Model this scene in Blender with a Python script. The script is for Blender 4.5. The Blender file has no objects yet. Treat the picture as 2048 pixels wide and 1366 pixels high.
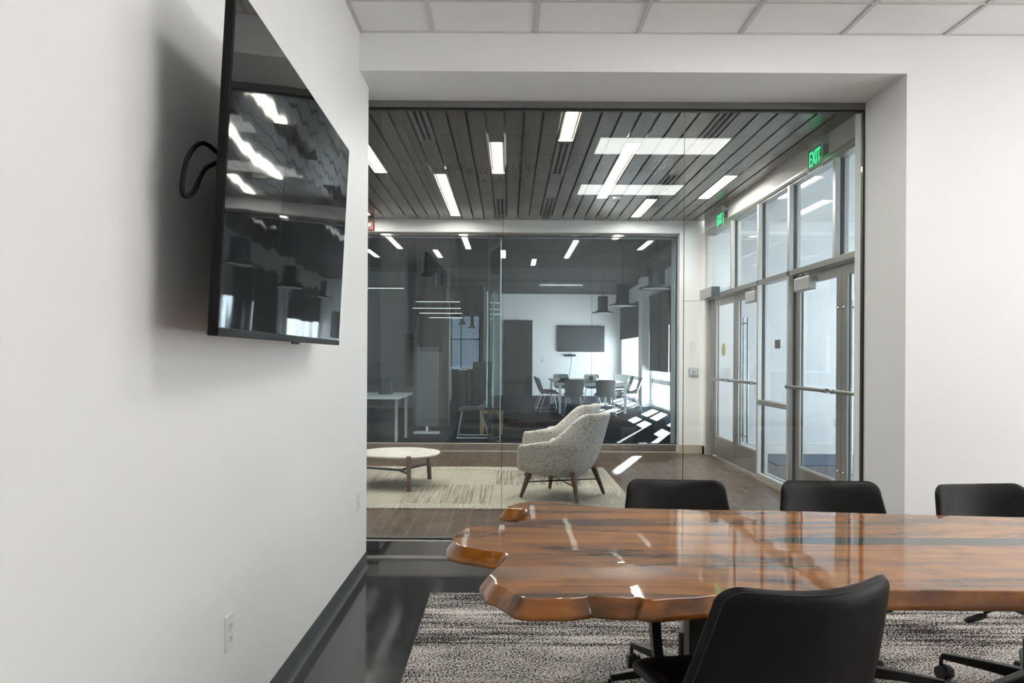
import bpy, bmesh, math, random
from mathutils import Vector, Matrix
random.seed(7)
S = bpy.context.scene
COL = S.collection
PI = math.pi
rad = math.radians

# ------------------------------------------------------------------ helpers
class B:
    """collects shapes; build() links them as one mesh object"""
    def __init__(s): s.v = []; s.f = []
    def add(s, vs, fs):
        n = len(s.v); s.v += [tuple(v) for v in vs]; s.f += [tuple(i + n for i in f) for f in fs]; return s
    def box(s, x0, x1, y0, y1, z0, z1):
        return s.add([(x0,y0,z0),(x1,y0,z0),(x1,y1,z0),(x0,y1,z0),(x0,y0,z1),(x1,y0,z1),(x1,y1,z1),(x0,y1,z1)],
                     [(0,3,2,1),(4,5,6,7),(0,1,5,4),(1,2,6,5),(2,3,7,6),(3,0,4,7)])
    def prism(s, poly, fn, a, b):
        n = len(poly)
        vs = [fn(p, a) for p in poly] + [fn(p, b) for p in poly]
        fs = [tuple(range(n))[::-1], tuple(range(n, 2*n))] + [(i, (i+1) % n, n+(i+1) % n, n+i) for i in range(n)]
        return s.add(vs, fs)
    def tube(s, pts, r, n=10, cap=True):
        pts = [Vector(p) for p in pts]; rs = r if isinstance(r, (list, tuple)) else [r]*len(pts)
        rings = []; prev = None
        for i, p in enumerate(pts):
            d = (pts[min(i+1, len(pts)-1)] - pts[max(i-1, 0)]).normalized()
            if prev is None:
                a = Vector((0,0,1)) if abs(d.z) < .9 else Vector((1,0,0))
                u = d.cross(a).normalized()
            else:
                u = (prev - d*prev.dot(d)).normalized()
            prev = u; w = d.cross(u)
            rings.append([p + (u*math.cos(2*PI*k/n) + w*math.sin(2*PI*k/n))*rs[i] for k in range(n)])
        vs = [v for ring in rings for v in ring]; fs = []
        for i in range(len(rings)-1):
            for k in range(n):
                fs.append((i*n+k, i*n+(k+1) % n, (i+1)*n+(k+1) % n, (i+1)*n+k))
        if cap:
            fs.append(tuple(range(n))[::-1]); fs.append(tuple(range((len(rings)-1)*n, len(rings)*n)))
        return s.add(vs, fs)
    def cyl(s, p0, p1, r, r1=None, n=20): return s.tube([p0, p1], [r, r if r1 is None else r1], n)
    def lathe(s, prof, c=(0,0,0), n=32):
        vs = []; fs = []
        for (r, z) in prof:
            for k in range(n):
                a = 2*PI*k/n; vs.append((c[0]+r*math.cos(a), c[1]+r*math.sin(a), c[2]+z))
        m = len(prof)
        for i in range(m-1):
            for k in range(n): fs.append((i*n+k, i*n+(k+1) % n, (i+1)*n+(k+1) % n, (i+1)*n+k))
        fs.append(tuple(range(n))[::-1]); fs.append(tuple(range((m-1)*n, m*n)))
        return s.add(vs, fs)
    def bar(s, pts, w, t, side=(0,1,0)):
        """flat bar swept along pts; w along `side`, t across"""
        sd = Vector(side); vs = []; fs = []; pts = [Vector(p) for p in pts]
        for i, p in enumerate(pts):
            d = (pts[min(i+1, len(pts)-1)] - pts[max(i-1, 0)]).normalized()
            nn = d.cross(sd).normalized()
            for a, b in ((-1,-1),(1,-1),(1,1),(-1,1)): vs.append(p + sd*(a*w/2) + nn*(b*t/2))
        for i in range(len(pts)-1):
            for k in range(4): fs.append((i*4+k, i*4+(k+1) % 4, i*4+4+(k+1) % 4, i*4+4+k))
        fs.append((3,2,1,0)); m = (len(pts)-1)*4; fs.append((m,m+1,m+2,m+3))
        return s.add(vs, fs)
    def pad(s, outline, T, mp, rings=(.35,.65,.84,.93,.98,1.0), p=8):
        n = len(outline)
        cx = sum(q[0] for q in outline)/n; cy = sum(q[1] for q in outline)/n
        vs = []; fs = []
        def ring(r, sg):
            o = T/2*math.sqrt(max(0, 1-r**p))*sg
            i0 = len(vs)
            for q in outline: vs.append(mp(cx+(q[0]-cx)*r, cy+(q[1]-cy)*r, o))
            return i0
        for sg in (1, -1):
            c = len(vs); vs.append(mp(cx, cy, T/2*sg)); prev = None
            for r in rings:
                i0 = ring(r, sg)
                for k in range(n):
                    k2 = (k+1) % n
                    if prev is None: f = (c, i0+k, i0+k2)
                    else: f = (prev+k, i0+k, i0+k2, prev+k2)
                    fs.append(f if sg > 0 else f[::-1])
                prev = i0
        return s.add(vs, fs)
    def build(s, name, m, parent=None, bev=0, smooth=False, seg=2, sub=0, merge=False):
        me = bpy.data.meshes.new(name); me.from_pydata(s.v, [], s.f); me.update()
        bm = bmesh.new(); bm.from_mesh(me)
        if merge: bmesh.ops.remove_doubles(bm, verts=bm.verts, dist=1e-5)
        bmesh.ops.recalc_face_normals(bm, faces=bm.faces)
        bm.to_mesh(me); bm.free()
        if m is not None: me.materials.append(m)
        if smooth: me.polygons.foreach_set('use_smooth', [True]*len(me.polygons))
        o = bpy.data.objects.new(name, me); COL.objects.link(o)
        if parent is not None: o.parent = parent
        if bev:
            b = o.modifiers.new('bevel', 'BEVEL'); b.width = bev; b.segments = seg; b.limit_method = 'ANGLE'; b.angle_limit = rad(40)
        if sub:
            d = o.modifiers.new('sub', 'SUBSURF'); d.levels = sub; d.render_levels = sub
        return o

def box(name, m, x0, x1, y0, y1, z0, z1, parent=None, bev=0): return B().box(x0,x1,y0,y1,z0,z1).build(name, m, parent, bev)
def structure(o, label=None):
    o['kind'] = 'structure'
    if label: o['label'] = label
    return o
def tag(o, label, cat, group=None):
    o['label'] = label; o['category'] = cat
    if group: o['group'] = group
    return o
def thing(name, label, cat, loc=(0,0,0), rz=0, group=None):
    o = bpy.data.objects.new(name, None); COL.objects.link(o); o.empty_display_size = .1
    o.location = loc; o.rotation_euler = (0,0,rz)
    return tag(o, label, cat, group)
def dup(root, loc, rz, label, group=None):
    r = root.copy(); COL.objects.link(r); r.location = loc; r.rotation_euler = (0,0,rz); r['label'] = label
    if group: r['group'] = group
    for ch in list(root.children):
        c = ch.copy(); COL.objects.link(c); c.parent = r
        for g in list(ch.children):
            d = g.copy(); COL.objects.link(d); d.parent = c
    return r
def rrect(w, h, r, n=6, cx=0, cy=0, wtop=None):
    """rounded rectangle / trapezoid outline, counter-clockwise"""
    wt = w if wtop is None else wtop
    cs = [(w/2-r, -h/2+r, -90), (wt/2-r, h/2-r, 0), (-wt/2+r, h/2-r, 90), (-w/2+r, -h/2+r, 180)]
    out = []
    for i, (x, y, a) in enumerate(cs):
        for k in range(n+1):
            t = rad(a+90*k/n); out.append((cx+x+r*math.cos(t), cy+y+r*math.sin(t)))
    # subdivide the straight runs
    res = []
    for i, p in enumerate(out):
        q = out[(i+1) % len(out)]; res.append(p)
        d = math.hypot(q[0]-p[0], q[1]-p[1]); m = int(d/.05)
        for k in range(1, m): res.append((p[0]+(q[0]-p[0])*k/m, p[1]+(q[1]-p[1])*k/m))
    return res
def catmull(pts, n=4, closed=True):
    out = []; N = len(pts)
    for i in range(N if closed else N-1):
        if closed: p0, p1, p2, p3 = pts[i-1], pts[i], pts[(i+1) % N], pts[(i+2) % N]
        else: p0, p1, p2, p3 = pts[max(i-1,0)], pts[i], pts[i+1], pts[min(i+2,N-1)]
        for k in range(n):
            t = k/n
            out.append(tuple(.5*((2*b)+(-a+c)*t+(2*a-5*b+4*c-d)*t*t+(-a+3*b-3*c+d)*t**3) for a, b, c, d in zip(p0,p1,p2,p3)))
    if not closed: out.append(tuple(pts[-1]))
    return out

# ------------------------------------------------------------------ materials
def mat(name, col, rough=.5, metal=0, spec=.5, coat=0, coat_r=.03, emit=None, es=0):
    m = bpy.data.materials.new(name); m.use_nodes = True
    p = m.node_tree.nodes['Principled BSDF']
    p.inputs['Base Color'].default_value = (*col, 1); p.inputs['Roughness'].default_value = rough
    p.inputs['Metallic'].default_value = metal; p.inputs['Specular IOR Level'].default_value = spec
    p.inputs['Coat Weight'].default_value = coat; p.inputs['Coat Roughness'].default_value = coat_r
    if emit: p.inputs['Emission Color'].default_value = (*emit, 1); p.inputs['Emission Strength'].default_value = es
    return m
class N:
    def __init__(s, m): s.m = m; s.t = m.node_tree; s.p = s.t.nodes['Principled BSDF']
    def n(s, ty, **kw):
        x = s.t.nodes.new(ty)
        for k, v in kw.items():
            if k.startswith('i_'):
                x.inputs[k[2:].replace('_', ' ')].default_value = v
            else: setattr(x, k, v)
        return x
    def l(s, a, b): s.t.links.new(a, b)
    def coord(s, scale=(1,1,1), rot=(0,0,0)):
        g = s.n('ShaderNodeNewGeometry'); mp = s.n('ShaderNodeMapping'); s.l(g.outputs['Position'], mp.inputs['Vector'])
        mp.inputs['Scale'].default_value = scale; mp.inputs['Rotation'].default_value = rot; return mp.outputs['Vector']
    def obj(s, scale=(1,1,1)):
        g = s.n('ShaderNodeTexCoord'); mp = s.n('ShaderNodeMapping'); s.l(g.outputs['Object'], mp.inputs['Vector'])
        mp.inputs['Scale'].default_value = scale; return mp.outputs['Vector']
    def noise(s, vec, scale, detail=4, rough=.5, dist=0):
        x = s.n('ShaderNodeTexNoise'); s.l(vec, x.inputs['Vector'])
        x.inputs['Scale'].default_value = scale; x.inputs['Detail'].default_value = detail
        x.inputs['Roughness'].default_value = rough; x.inputs['Distortion'].default_value = dist
        return x.outputs['Fac']
    def ramp(s, fac, stops, interp='LINEAR'):
        x = s.n('ShaderNodeValToRGB'); s.l(fac, x.inputs['Fac']); e = x.color_ramp.elements; x.color_ramp.interpolation = interp
        while len(e) < len(stops): e.new(.5)
        for i, (p, c) in enumerate(stops): e[i].position = p; e[i].color = (*c, 1) if len(c) == 3 else c
        return x.outputs['Color']
    def math(s, op, a, b=None, c=None):
        x = s.n('ShaderNodeMath', operation=op)
        for i, v in enumerate((a, b, c)):
            if v is None: continue
            if isinstance(v, (int, float)): x.inputs[i].default_value = v
            else: s.l(v, x.inputs[i])
        return x.outputs[0]
    def mix(s, fac, a, b, blend='MIX'):
        x = s.n('ShaderNodeMix', data_type='RGBA', blend_type=blend)
        for sock, v in ((x.inputs[0], fac), (x.inputs[6], a), (x.inputs[7], b)):
            if isinstance(v, (int, float)): sock.default_value = v
            elif isinstance(v, tuple): sock.default_value = (*v, 1)
            else: s.l(v, sock)
        return x.outputs[2]
    def bump(s, h, strength, dist=.002):
        b = s.n('ShaderNodeBump'); b.inputs['Strength'].default_value = strength; b.inputs['Distance'].default_value = dist
        s.l(h, b.inputs['Height']); s.l(b.outputs['Normal'], s.p.inputs['Normal']); return b.outputs['Normal']
    def color(s, c): s.l(c, s.p.inputs['Base Color'])
    def rough(s, c): s.l(c, s.p.inputs['Roughness'])
    def sep(s, vec):
        x = s.n('ShaderNodeSeparateXYZ'); s.l(vec, x.inputs[0]); return x.outputs

def glass(name, tint=(.93,.97,.96), k=.96, base=.045, rough=0.0):
    """thin architectural pane: clear transmission plus an angle-dependent mirror reflection"""
    m = bpy.data.materials.new(name); m.use_nodes = True; t = m.node_tree
    for n in list(t.nodes): t.nodes.remove(n)
    o = t.nodes.new('ShaderNodeOutputMaterial'); mx = t.nodes.new('ShaderNodeMixShader')
    tr = t.nodes.new('ShaderNodeBsdfTransparent'); tr.inputs[0].default_value = (*tint, 1)
    gl = t.nodes.new('ShaderNodeBsdfGlossy'); gl.inputs['Roughness'].default_value = rough; gl.inputs[0].default_value = (.97,1,1,1)
    lw = t.nodes.new('ShaderNodeLayerWeight'); lw.inputs[0].default_value = .5
    pw = t.nodes.new('ShaderNodeMath'); pw.operation = 'POWER'; pw.inputs[1].default_value = 5
    ma = t.nodes.new('ShaderNodeMath'); ma.operation = 'MULTIPLY_ADD'; ma.inputs[1].default_value = k; ma.inputs[2].default_value = base
    L = t.links.new
    L(lw.outputs['Facing'], pw.inputs[0]); L(pw.outputs[0], ma.inputs[0]); L(ma.outputs[0], mx.inputs[0])
    L(tr.outputs[0], mx.inputs[1]); L(gl.outputs[0], mx.inputs[2]); L(mx.outputs[0], o.inputs[0])
    return m

M = {}
M['paint'] = mat('white_paint', (.85,.85,.845), .55)
n = N(M['paint']); n.bump(n.noise(n.coord(), 160, 3), .06, .001)
M['soffit'] = mat('soffit_paint', (.76,.76,.75), .6)
M['base_dark'] = mat('vinyl_base_dark', (.075,.08,.088), .42)
M['base_beige'] = mat('stone_base', (.50,.44,.34), .4)
M['tile'] = mat('ceiling_tile', (.87,.87,.86), .9)
n = N(M['tile']); n.bump(n.noise(n.coord(), 260, 3, .7), .25, .002)
M['tbar'] = mat('tee_bar', (.60,.60,.59), .5)
M['steel'] = mat('brushed_steel', (.42,.415,.40), .32, 1)
n = N(M['steel']); n.rough(n.ramp(n.noise(n.coord((4,4,220)), 6, 3), [(0,(.24,)*3),(1,(.40,)*3)]))
M['chrome'] = mat('chrome', (.72,.72,.72), .12, 1)
M['mirror'] = mat('polished_rail', (.62,.60,.57), .05, 1)
M['rail_trim'] = mat('rail_trim', (.72,.70,.66), .3, .25)
M['alu'] = mat('anodised_aluminium', (.38,.375,.355), .38, .75)
M['alu_light'] = mat('pale_aluminium', (.60,.60,.58), .35, .6)
M['head'] = mat('grey_head_metal', (.20,.20,.197), .4, .6)
M['gasket'] = mat('black_gasket', (.012,.013,.015), .5)
M['glass'] = glass('clear_glass', (.94,.965,.96), base=.038)
M['glass_back'] = glass('back_partition_glass', (.84,.89,.92), base=.030)
M['glass_store'] = glass('storefront_glass', (.925,.938,.96), base=.045)
M['glass_room'] = glass('window_glass', (.95,.95,.95))
M['glass_outer'] = glass('outer_glass', (.44,.47,.50))
M['glass_edge'] = glass('door_leaf_glass', (.72,.85,.82), base=.09)
M['black'] = mat('black_metal', (.012,.012,.013), .38, .2)
M['plastic'] = mat('black_plastic', (.014,.014,.016), .35)
M['white'] = mat('white_plastic', (.78,.78,.76), .35)
M['dark'] = mat('dark_void', (.006,.006,.008), .8)
M['wood_leg'] = mat('walnut_leg', (.085,.04,.024), .4)
n = N(M['wood_leg']); n.color(n.ramp(n.noise(n.obj((40,40,4)), 3, 4, .6, .6), [(.25,(.05,.022,.013)),(.75,(.15,.075,.045))]))
M['lens'] = mat('light_lens', (.9,.9,.88), .4, emit=(1,.955,.88), es=45)
M['troffer'] = mat('troffer_lens', (.9,.9,.88), .4, emit=(1,.97,.925), es=6.5)
M['fixture'] = mat('fixture_metal', (.42,.36,.27), .4, .3)
M['fix_dark'] = mat('fixture_side', (.09,.075,.06), .5)
M['red'] = mat('red_plastic', (.30,.02,.02), .35)
M['green'] = mat('exit_green', (.0,.30,.09), .4, emit=(.0,.95,.28), es=1.1)
M['acrylic'] = glass('exit_acrylic', (.72,.92,.80), base=.06)
M['grey_box'] = mat('grey_cover', (.40,.40,.40), .4, .3)
M['navy_end'] = mat('dark_end_cap', (.045,.055,.08), .4)

# polished dark concrete
m = M['concrete'] = mat('polished_concrete', (.03,.03,.032), .2, spec=.5)
n = N(m); v = n.coord()
a = n.noise(v, 1.6, 6, .6, .4); b = n.noise(v, 14, 5, .6)
n.color(n.mix(n.math('MULTIPLY', b, .35), n.ramp(a, [(.3,(.012,.012,.013)),(.55,(.026,.026,.028)),(.75,(.065,.065,.068))]), (.06,.06,.06)))
n.rough(n.ramp(b, [(.2,(.05,)*3),(.8,(.15,)*3)]))

# speckled meeting-room carpet
m = M['carpet'] = mat('speckled_carpet', (.3,.3,.3), .95, spec=.1)
n = N(m); v = n.coord()
fine = n.noise(n.coord((1,1.15,1)), 105, 2, .65)
band = n.noise(n.coord((1.0,2.3,1)), 1.7, 6, .68)
streak = n.noise(n.coord((1.1,15,1)), 1.5, 4, .6)
x = n.sep(v)
far = n.math('MULTIPLY', n.math('GREATER_THAN', x[1], 3.55), .5)
thr = n.math('ADD', n.math('MULTIPLY_ADD', band, -.34, .655), n.math('MULTIPLY', n.math('SUBTRACT', streak, .5), n.math('MULTIPLY_ADD', far, -.95, -.03)))
thr = n.math('ADD', thr, n.math('MULTIPLY', far, .05))
d = n.math('MULTIPLY_ADD', n.math('SUBTRACT', fine, thr), 13, .5)
n.color(n.ramp(d, [(.05,(.016,.013,.0125)),(.42,(.05,.043,.040)),(.6,(.28,.26,.245)),(.95,(.64,.60,.57))]))
n.bump(n.noise(v, 420, 2), .4, .003)
M['carpet_edge'] = mat('carpet_binding', (.03,.027,.025), .8)

# wood-look plank tile, planks run away from the camera
m = M['plank'] = mat('plank_tile', (.08,.06,.05), .32, spec=.35)
n = N(m); g = n.coord(); sp = n.sep(g)
cb = n.n('ShaderNodeCombineXYZ'); n.l(sp[1], cb.inputs[0]); n.l(n.math('ADD', sp[0], 1.072), cb.inputs[1])
br = n.n('ShaderNodeTexBrick'); n.l(cb.outputs[0], br.inputs['Vector'])
br.inputs['Scale'].default_value = 1; br.inputs['Brick Width'].default_value = .915; br.inputs['Row Height'].default_value = .1505
br.inputs['Mortar Size'].default_value = .0022; br.inputs['Mortar Smooth'].default_value = .2; br.offset = .37; br.offset_frequency = 2
br.inputs['Color1'].default_value = (.070,.043,.030,1); br.inputs['Color2'].default_value = (.105,.072,.053,1); br.inputs['Mortar'].default_value = (.34,.29,.235,1)
gr = n.noise(n.coord((7,1.3,1)), 3.2, 6, .68, .5); bl = n.noise(g, 7, 5, .65)
c = n.mix(.75, br.outputs['Color'], n.ramp(gr, [(.28,(.30,.26,.23)),(.5,(.85,.80,.75)),(.75,(1.6,1.38,1.15))]), 'MULTIPLY')
c = n.mix(n.ramp(bl, [(.5,(0,0,0)),(.75,(.6,)*3)]), c, (.19,.12,.075))
n.color(c); n.rough(n.ramp(bl, [(.2,(.24,)*3),(.8,(.46,)*3)]))
n.bump(br.outputs['Fac'], -.25, .001)

# grey-brown laminate ceiling planks
m = M['ceil_wood'] = mat('ceiling_laminate', (.10,.085,.075), .26)
n = N(m); v = n.coord()
pl = n.n('ShaderNodeTexWhiteNoise', noise_dimensions='1D'); n.l(n.math('FLOOR', n.math('DIVIDE', n.math('SUBTRACT', n.sep(v)[0], .107), .1538)), pl.inputs['W'])
g1 = n.noise(n.coord((26,1.2,1)), 4, 5, .6, .3)
c = n.ramp(g1, [(.25,(.112,.095,.079)),(.75,(.142,.123,.104))])
n.color(n.mix(n.math('MULTIPLY', pl.outputs['Value'], .30), c, (.115,.096,.078)))

# live-edge tabletop
def slab(name, edge):
    m = mat(name, (.2,.07,.02), .45, spec=.08, coat=1, coat_r=.012)
    n = N(m); v = n.coord()
    w = n.noise(n.coord((.62,3.4,3)), 1.5, 5, .52, 1.4)
    w2 = n.noise(n.coord((.9,30,8)), 1.6, 4, .55, .4)
    kn = n.noise(n.coord((1.6,2.2,1)), 1.7, 4, .55, 1.6)
    tone = n.math('ADD', n.math('MULTIPLY', w, .62), n.math('ADD', n.math('MULTIPLY', w2, .18), n.math('MULTIPLY', kn, .28)))
    if edge:
        c = n.ramp(tone, [(.36,(.025,.009,.002)),(.48,(.14,.044,.005)),(.57,(.29,.10,.011)),(.75,(.44,.17,.024))])
    else:
        c = n.ramp(tone, [(.37,(.020,.009,.004)),(.45,(.075,.028,.007)),(.52,(.22,.078,.013)),(.64,(.40,.15,.024)),(.80,(.17,.062,.012))])
    if not edge:
        sp = n.sep(v)
        # resin river between the two boards
        wob = n.math('MULTIPLY', n.math('SUBTRACT', n.noise(n.coord((1.2,0,0)), 2.2, 3), .5), .03)
        half = n.math('MINIMUM', n.math('MULTIPLY', n.math('SUBTRACT', sp[0], .80), .28), .05)
        dist = n.math('ABSOLUTE', n.math('SUBTRACT', n.math('ADD', sp[1], wob), 2.541))
        msk = n.math('LESS_THAN', dist, half)
        c = n.mix(msk, c, (.028,.030,.027))
        d2 = n.math('ABSOLUTE', n.math('SUBTRACT', n.math('ADD', sp[1], n.math('MULTIPLY', wob, .6)), 2.225))
        h2 = n.math('MULTIPLY', n.math('MULTIPLY', n.math('GREATER_THAN', sp[0], .58), n.math('LESS_THAN', sp[0], .90)), .006)
        c = n.mix(n.math('LESS_THAN', d2, h2), c, (.03,.07,.06))
    n.color(c)
    wav = n.noise(n.coord((1,1,1)), 8, 2, .4)
    b = n.n('ShaderNodeBump'); b.inputs['Strength'].default_value = .10; b.inputs['Distance'].default_value = .004
    n.l(wav, b.inputs['Height']); n.l(b.outputs['Normal'], n.p.inputs['Coat Normal'])
    return m
M['slab'] = slab('live_edge_wood', False); M['slab_edge'] = slab('live_edge_bark', True)

m = M['leather'] = mat('black_leather', (.0042,.0036,.0042), .40, spec=.24)
n = N(m); v = n.obj(); vo = n.n('ShaderNodeTexVoronoi', feature='DISTANCE_TO_EDGE'); n.l(v, vo.inputs['Vector']); vo.inputs['Scale'].default_value = 420
n.bump(vo.outputs['Distance'], .12, .001)
M['stitch'] = mat('dark_stitching', (.03,.027,.026), .6)

m = M['crackle'] = mat('crackle_fabric', (.6,.58,.54), .9, spec=.15)
n = N(m); v = n.obj(); vo = n.n('ShaderNodeTexVoronoi', feature='DISTANCE_TO_EDGE'); n.l(v, vo.inputs['Vector']); vo.inputs['Scale'].default_value = 54
n.color(n.ramp(vo.outputs['Distance'], [(.0,(.21,.195,.18)),(.04,(.30,.28,.26)),(.11,(.60,.58,.545)),(1,(.68,.66,.62))]))
n.bump(vo.outputs['Distance'], .2, .002)

# lobby rug made of patches
m = M['rug'] = mat('patch_rug', (.4,.36,.29), .95, spec=.1)
n = N(m); v = n.coord(); sp = n.sep(v)
u = n.math('DIVIDE', n.math('ADD', sp[0], .155), .92); w = n.math('DIVIDE', n.math('SUBTRACT', sp[1], 6.985), 1.03)
chk = n.math('FLOORED_MODULO', n.math('ADD', n.math('FLOOR', u), n.math('FLOOR', w)), 2)
wv = n.noise(n.coord((1,1,1)), 120, 2, .6); pl_ = n.ramp(wv, [(.3,(.17,.155,.125)),(.7,(.44,.41,.345))])
st = n.noise(n.coord((46,.9,1)), 1, 3, .7); stc = n.mix(.3, n.ramp(st, [(.40,(.075,.068,.055)),(.49,(.24,.22,.18)),(.66,(.36,.33,.275))]), pl_)
body = n.mix(n.math('GREATER_THAN', chk, .5), pl_, stc)
bd = n.math('MAXIMUM', n.math('LESS_THAN', sp[1], 6.985), n.math('GREATER_THAN', sp[1], 9.12))
bd = n.math('MAXIMUM', bd, n.math('GREATER_THAN', sp[0], .77))
brd = n.ramp(n.noise(v, 75, 2, .6), [(.38,(.13,.12,.10)),(.62,(.52,.49,.42))])
n.color(n.mix(bd, body, brd)); n.bump(wv, .5, .004)

m = M['navy_carpet'] = mat('navy_carpet', (.03,.04,.055), .95, spec=.1)
n = N(m); a = n.noise(n.coord((1,4,1)), 4.5, 6, .7)
n.color(n.ramp(a, [(.35,(.010,.014,.022)),(.55,(.028,.036,.048)),(.75,(.075,.09,.105))]))
m = M['mat_blue'] = mat('entrance_mat', (.06,.09,.14), .9)
n = N(m); n.color(n.ramp(n.noise(n.coord(), 90, 2), [(.3,(.035,.06,.10)),(.7,(.11,.16,.22))]))
m = M['mat_grey'] = mat('speckle_flooring', (.15,.15,.16), .8)
n = N(m); n.color(n.ramp(n.noise(n.coord(), 70, 2, .7), [(.4,(.035,.037,.042)),(.55,(.12,.125,.135)),(.7,(.34,.35,.37))]))
M['screen'] = mat('tv_screen', (.004,.004,.0045), .03, spec=.62)
n = N(M['screen']); n.bump(n.noise(n.coord((1,2.2,.8)), 2.2, 1), .07, .02)
M['tv_case'] = mat('tv_black_case', (.004,.004,.0045), .5, spec=.2)
M['stone_top'] = mat('white_stone', (.66,.63,.58), .3)
n = N(M['stone_top']); n.color(n.ramp(n.noise(n.coord(), 9, 6, .7, .7), [(.3,(.48,.45,.40)),(.6,(.70,.67,.62))]))
M['dark_bar'] = mat('dark_steel_bar', (.02,.026,.04), .4, .4)
M['shell'] = mat('grey_shell_plastic', (.28,.30,.29), .4)
M['seat_pad'] = mat('dark_seat_pad', (.035,.042,.048), .8)
M['wire'] = mat('grey_wire', (.40,.42,.44), .3, .8)
M['table_white'] = mat('white_laminate', (.72,.72,.70), .35)
M['door_dark'] = mat('dark_door', (.016,.015,.018), .4)
M['blind'] = mat('charcoal_blind', (.028,.032,.038), .8)
M['graphite'] = mat('graphite_panel', (.020,.025,.032), .5)
M['taupe'] = mat('taupe_panel', (.055,.05,.040), .6)
M['cabinet'] = mat('grey_cabinet', (.13,.138,.145), .45)
M['cab_dark'] = mat('dark_cabinet', (.014,.013,.013), .5)
M['ply'] = mat('yellow_plywood', (.42,.26,.06), .5)
M['shade'] = mat('sun_shade_cloth', (.20,.27,.36), .7)
M['back_ceiling'] = mat('grey_ceiling', (.016,.016,.018), .8)
M['linear'] = mat('linear_lens', (.9,.9,.88), .4, emit=(1,.97,.9), es=1.0)
M['brass'] = mat('gold_sticker', (.42,.36,.10), .4)
M['brown_sticker'] = mat('brown_sticker', (.07,.06,.055), .5)
M['concrete_out'] = mat('outdoor_paving', (.74,.74,.74), .9)
M['sky_block'] = mat('sky_block_render', (.26,.26,.26), .9)
M['ink'] = mat('dark_ink', (.03,.03,.035), .5)

# ------------------------------------------------------------------ key dimensions (metres; y runs away from the camera)
XL, YF, ZC = -.9015, 4.596, 3.2707          # left wall, front wall face, ceiling
XR, ZS, YE = 2.363, 3.044, 4.895            # right reveal, opening head, end of the left wall
GY = 5.15                                    # front glass
XS, YB = 2.722, 10.852                       # lobby right wall face, lobby back wall face
BY = 11.0                                    # back glass

# ------------------------------------------------------------------ meeting room shell
structure(box('floor', M['concrete'], -1.6, 6.6, -4.1, 5.19, -.12, 0))
o = B().box(-.434, 6.35, -3.6, 4.343, .0005, .009).build('carpet', M['carpet'])
tag(o, 'black and white speckled carpet laid over the dark concrete floor', 'carpet')
B().box(-.440, -.434, -3.6, 4.349, .0005, .0085).box(-.434, 6.35, 4.343, 4.349, .0005, .0085).build('binding_edge', M['carpet_edge'], o)
structure(box('wall_left', M['paint'], -1.28, XL, -4.1, YE, 0, 3.4))
structure(box('wall_left.001', M['paint'], -1.6, -1.28, YE-.5, 5.30, 0, 3.4))
o = B().prism([(-1.6,ZS),(XR,ZS),(XR,0),(6.6,0),(6.6,3.4),(-1.6,3.4)], lambda p, a: (p[0], a, p[1]), YF, 5.28).build('wall_front', M['paint'])
structure(o)
RW = [(-2.0,-.4),(-.2,1.4),(1.6,3.2)]  # out-of-view windows added to light the room; chair sheen suggests daylight there
wr = B(); y = -4.1
for a, b in RW:
    wr.box(6.5,6.7,y,a,0,3.4); wr.box(6.5,6.7,a,b,0,.08); wr.box(6.5,6.7,a,b,2.95,3.4); y = b
wr.box(6.5,6.7,y,4.6,0,3.4)
structure(wr.build('wall_right', M['paint']))
for i, (a, b) in enumerate(RW):
    w = structure(thing('window_%d' % (11+i), 'tall daylight window added out of view in the right wall of the meeting room', 'window')); del w['category']
    B().box(6.56,6.66,a,a+.05,.08,2.95).box(6.56,6.66,b-.05,b,.08,2.95).box(6.56,6.66,a+.05,b-.05,.08,.13).box(6.56,6.66,a+.05,b-.05,2.90,2.95).build('frame', M['alu'], w)
    B().box(6.606,6.614,a+.05,b-.05,.13,2.90).build('glass_pane', M['glass_room'], w)
structure(box('wall_back', M['paint'], -1.28, 6.6, -4.2, -4.1, 0, 3.4))
# vinyl cove base on the left wall
def cove(p, a): return (XL + p[0], a, p[1])
prof = [(0,0),(.016,0),(.016,.003),(.009,.012),(.004,.028),(.003,.098),(.0015,.1015),(0,.1015)]
structure(B().prism(prof, cove, -4.1, YE+.003).box(-1.28, XL+.003, YE, YE+.003, 0, .1015).build('baseboard_left', M['base_dark']))
structure(B().box(XR-.0, 6.5, YF-.004, YF, 0, .1015).box(XR-.003, XR, YF-.004, 5.10, 0, .1015).build('baseboard_front', M['base_dark']))
# ceiling tiles and tee grid
ce = structure(box('ceiling', M['tile'], -1.28, 6.6, -4.1, YF, ZC+.008, 3.42))
g = B()
for k in range(-1, 12):
    x = -.459 + .6096*k
    if XL < x < 6.5: g.box(x-.0125, x+.0125, -4.1, YF, ZC, ZC+.012)
for k in range(14):
    y = 4.185 - .6096*k
    if y > -4.1: g.box(XL, 6.5, y-.0115, y+.0115, ZC+.0006, ZC+.012)
g.box(XL, XL+.022, -4.1, YF, ZC-.0004, ZC+.012).box(XL, 6.5, YF-.012, YF, ZC-.0004, ZC+.012)
g.build('tee_grid', M['tbar'], ce)

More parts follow.
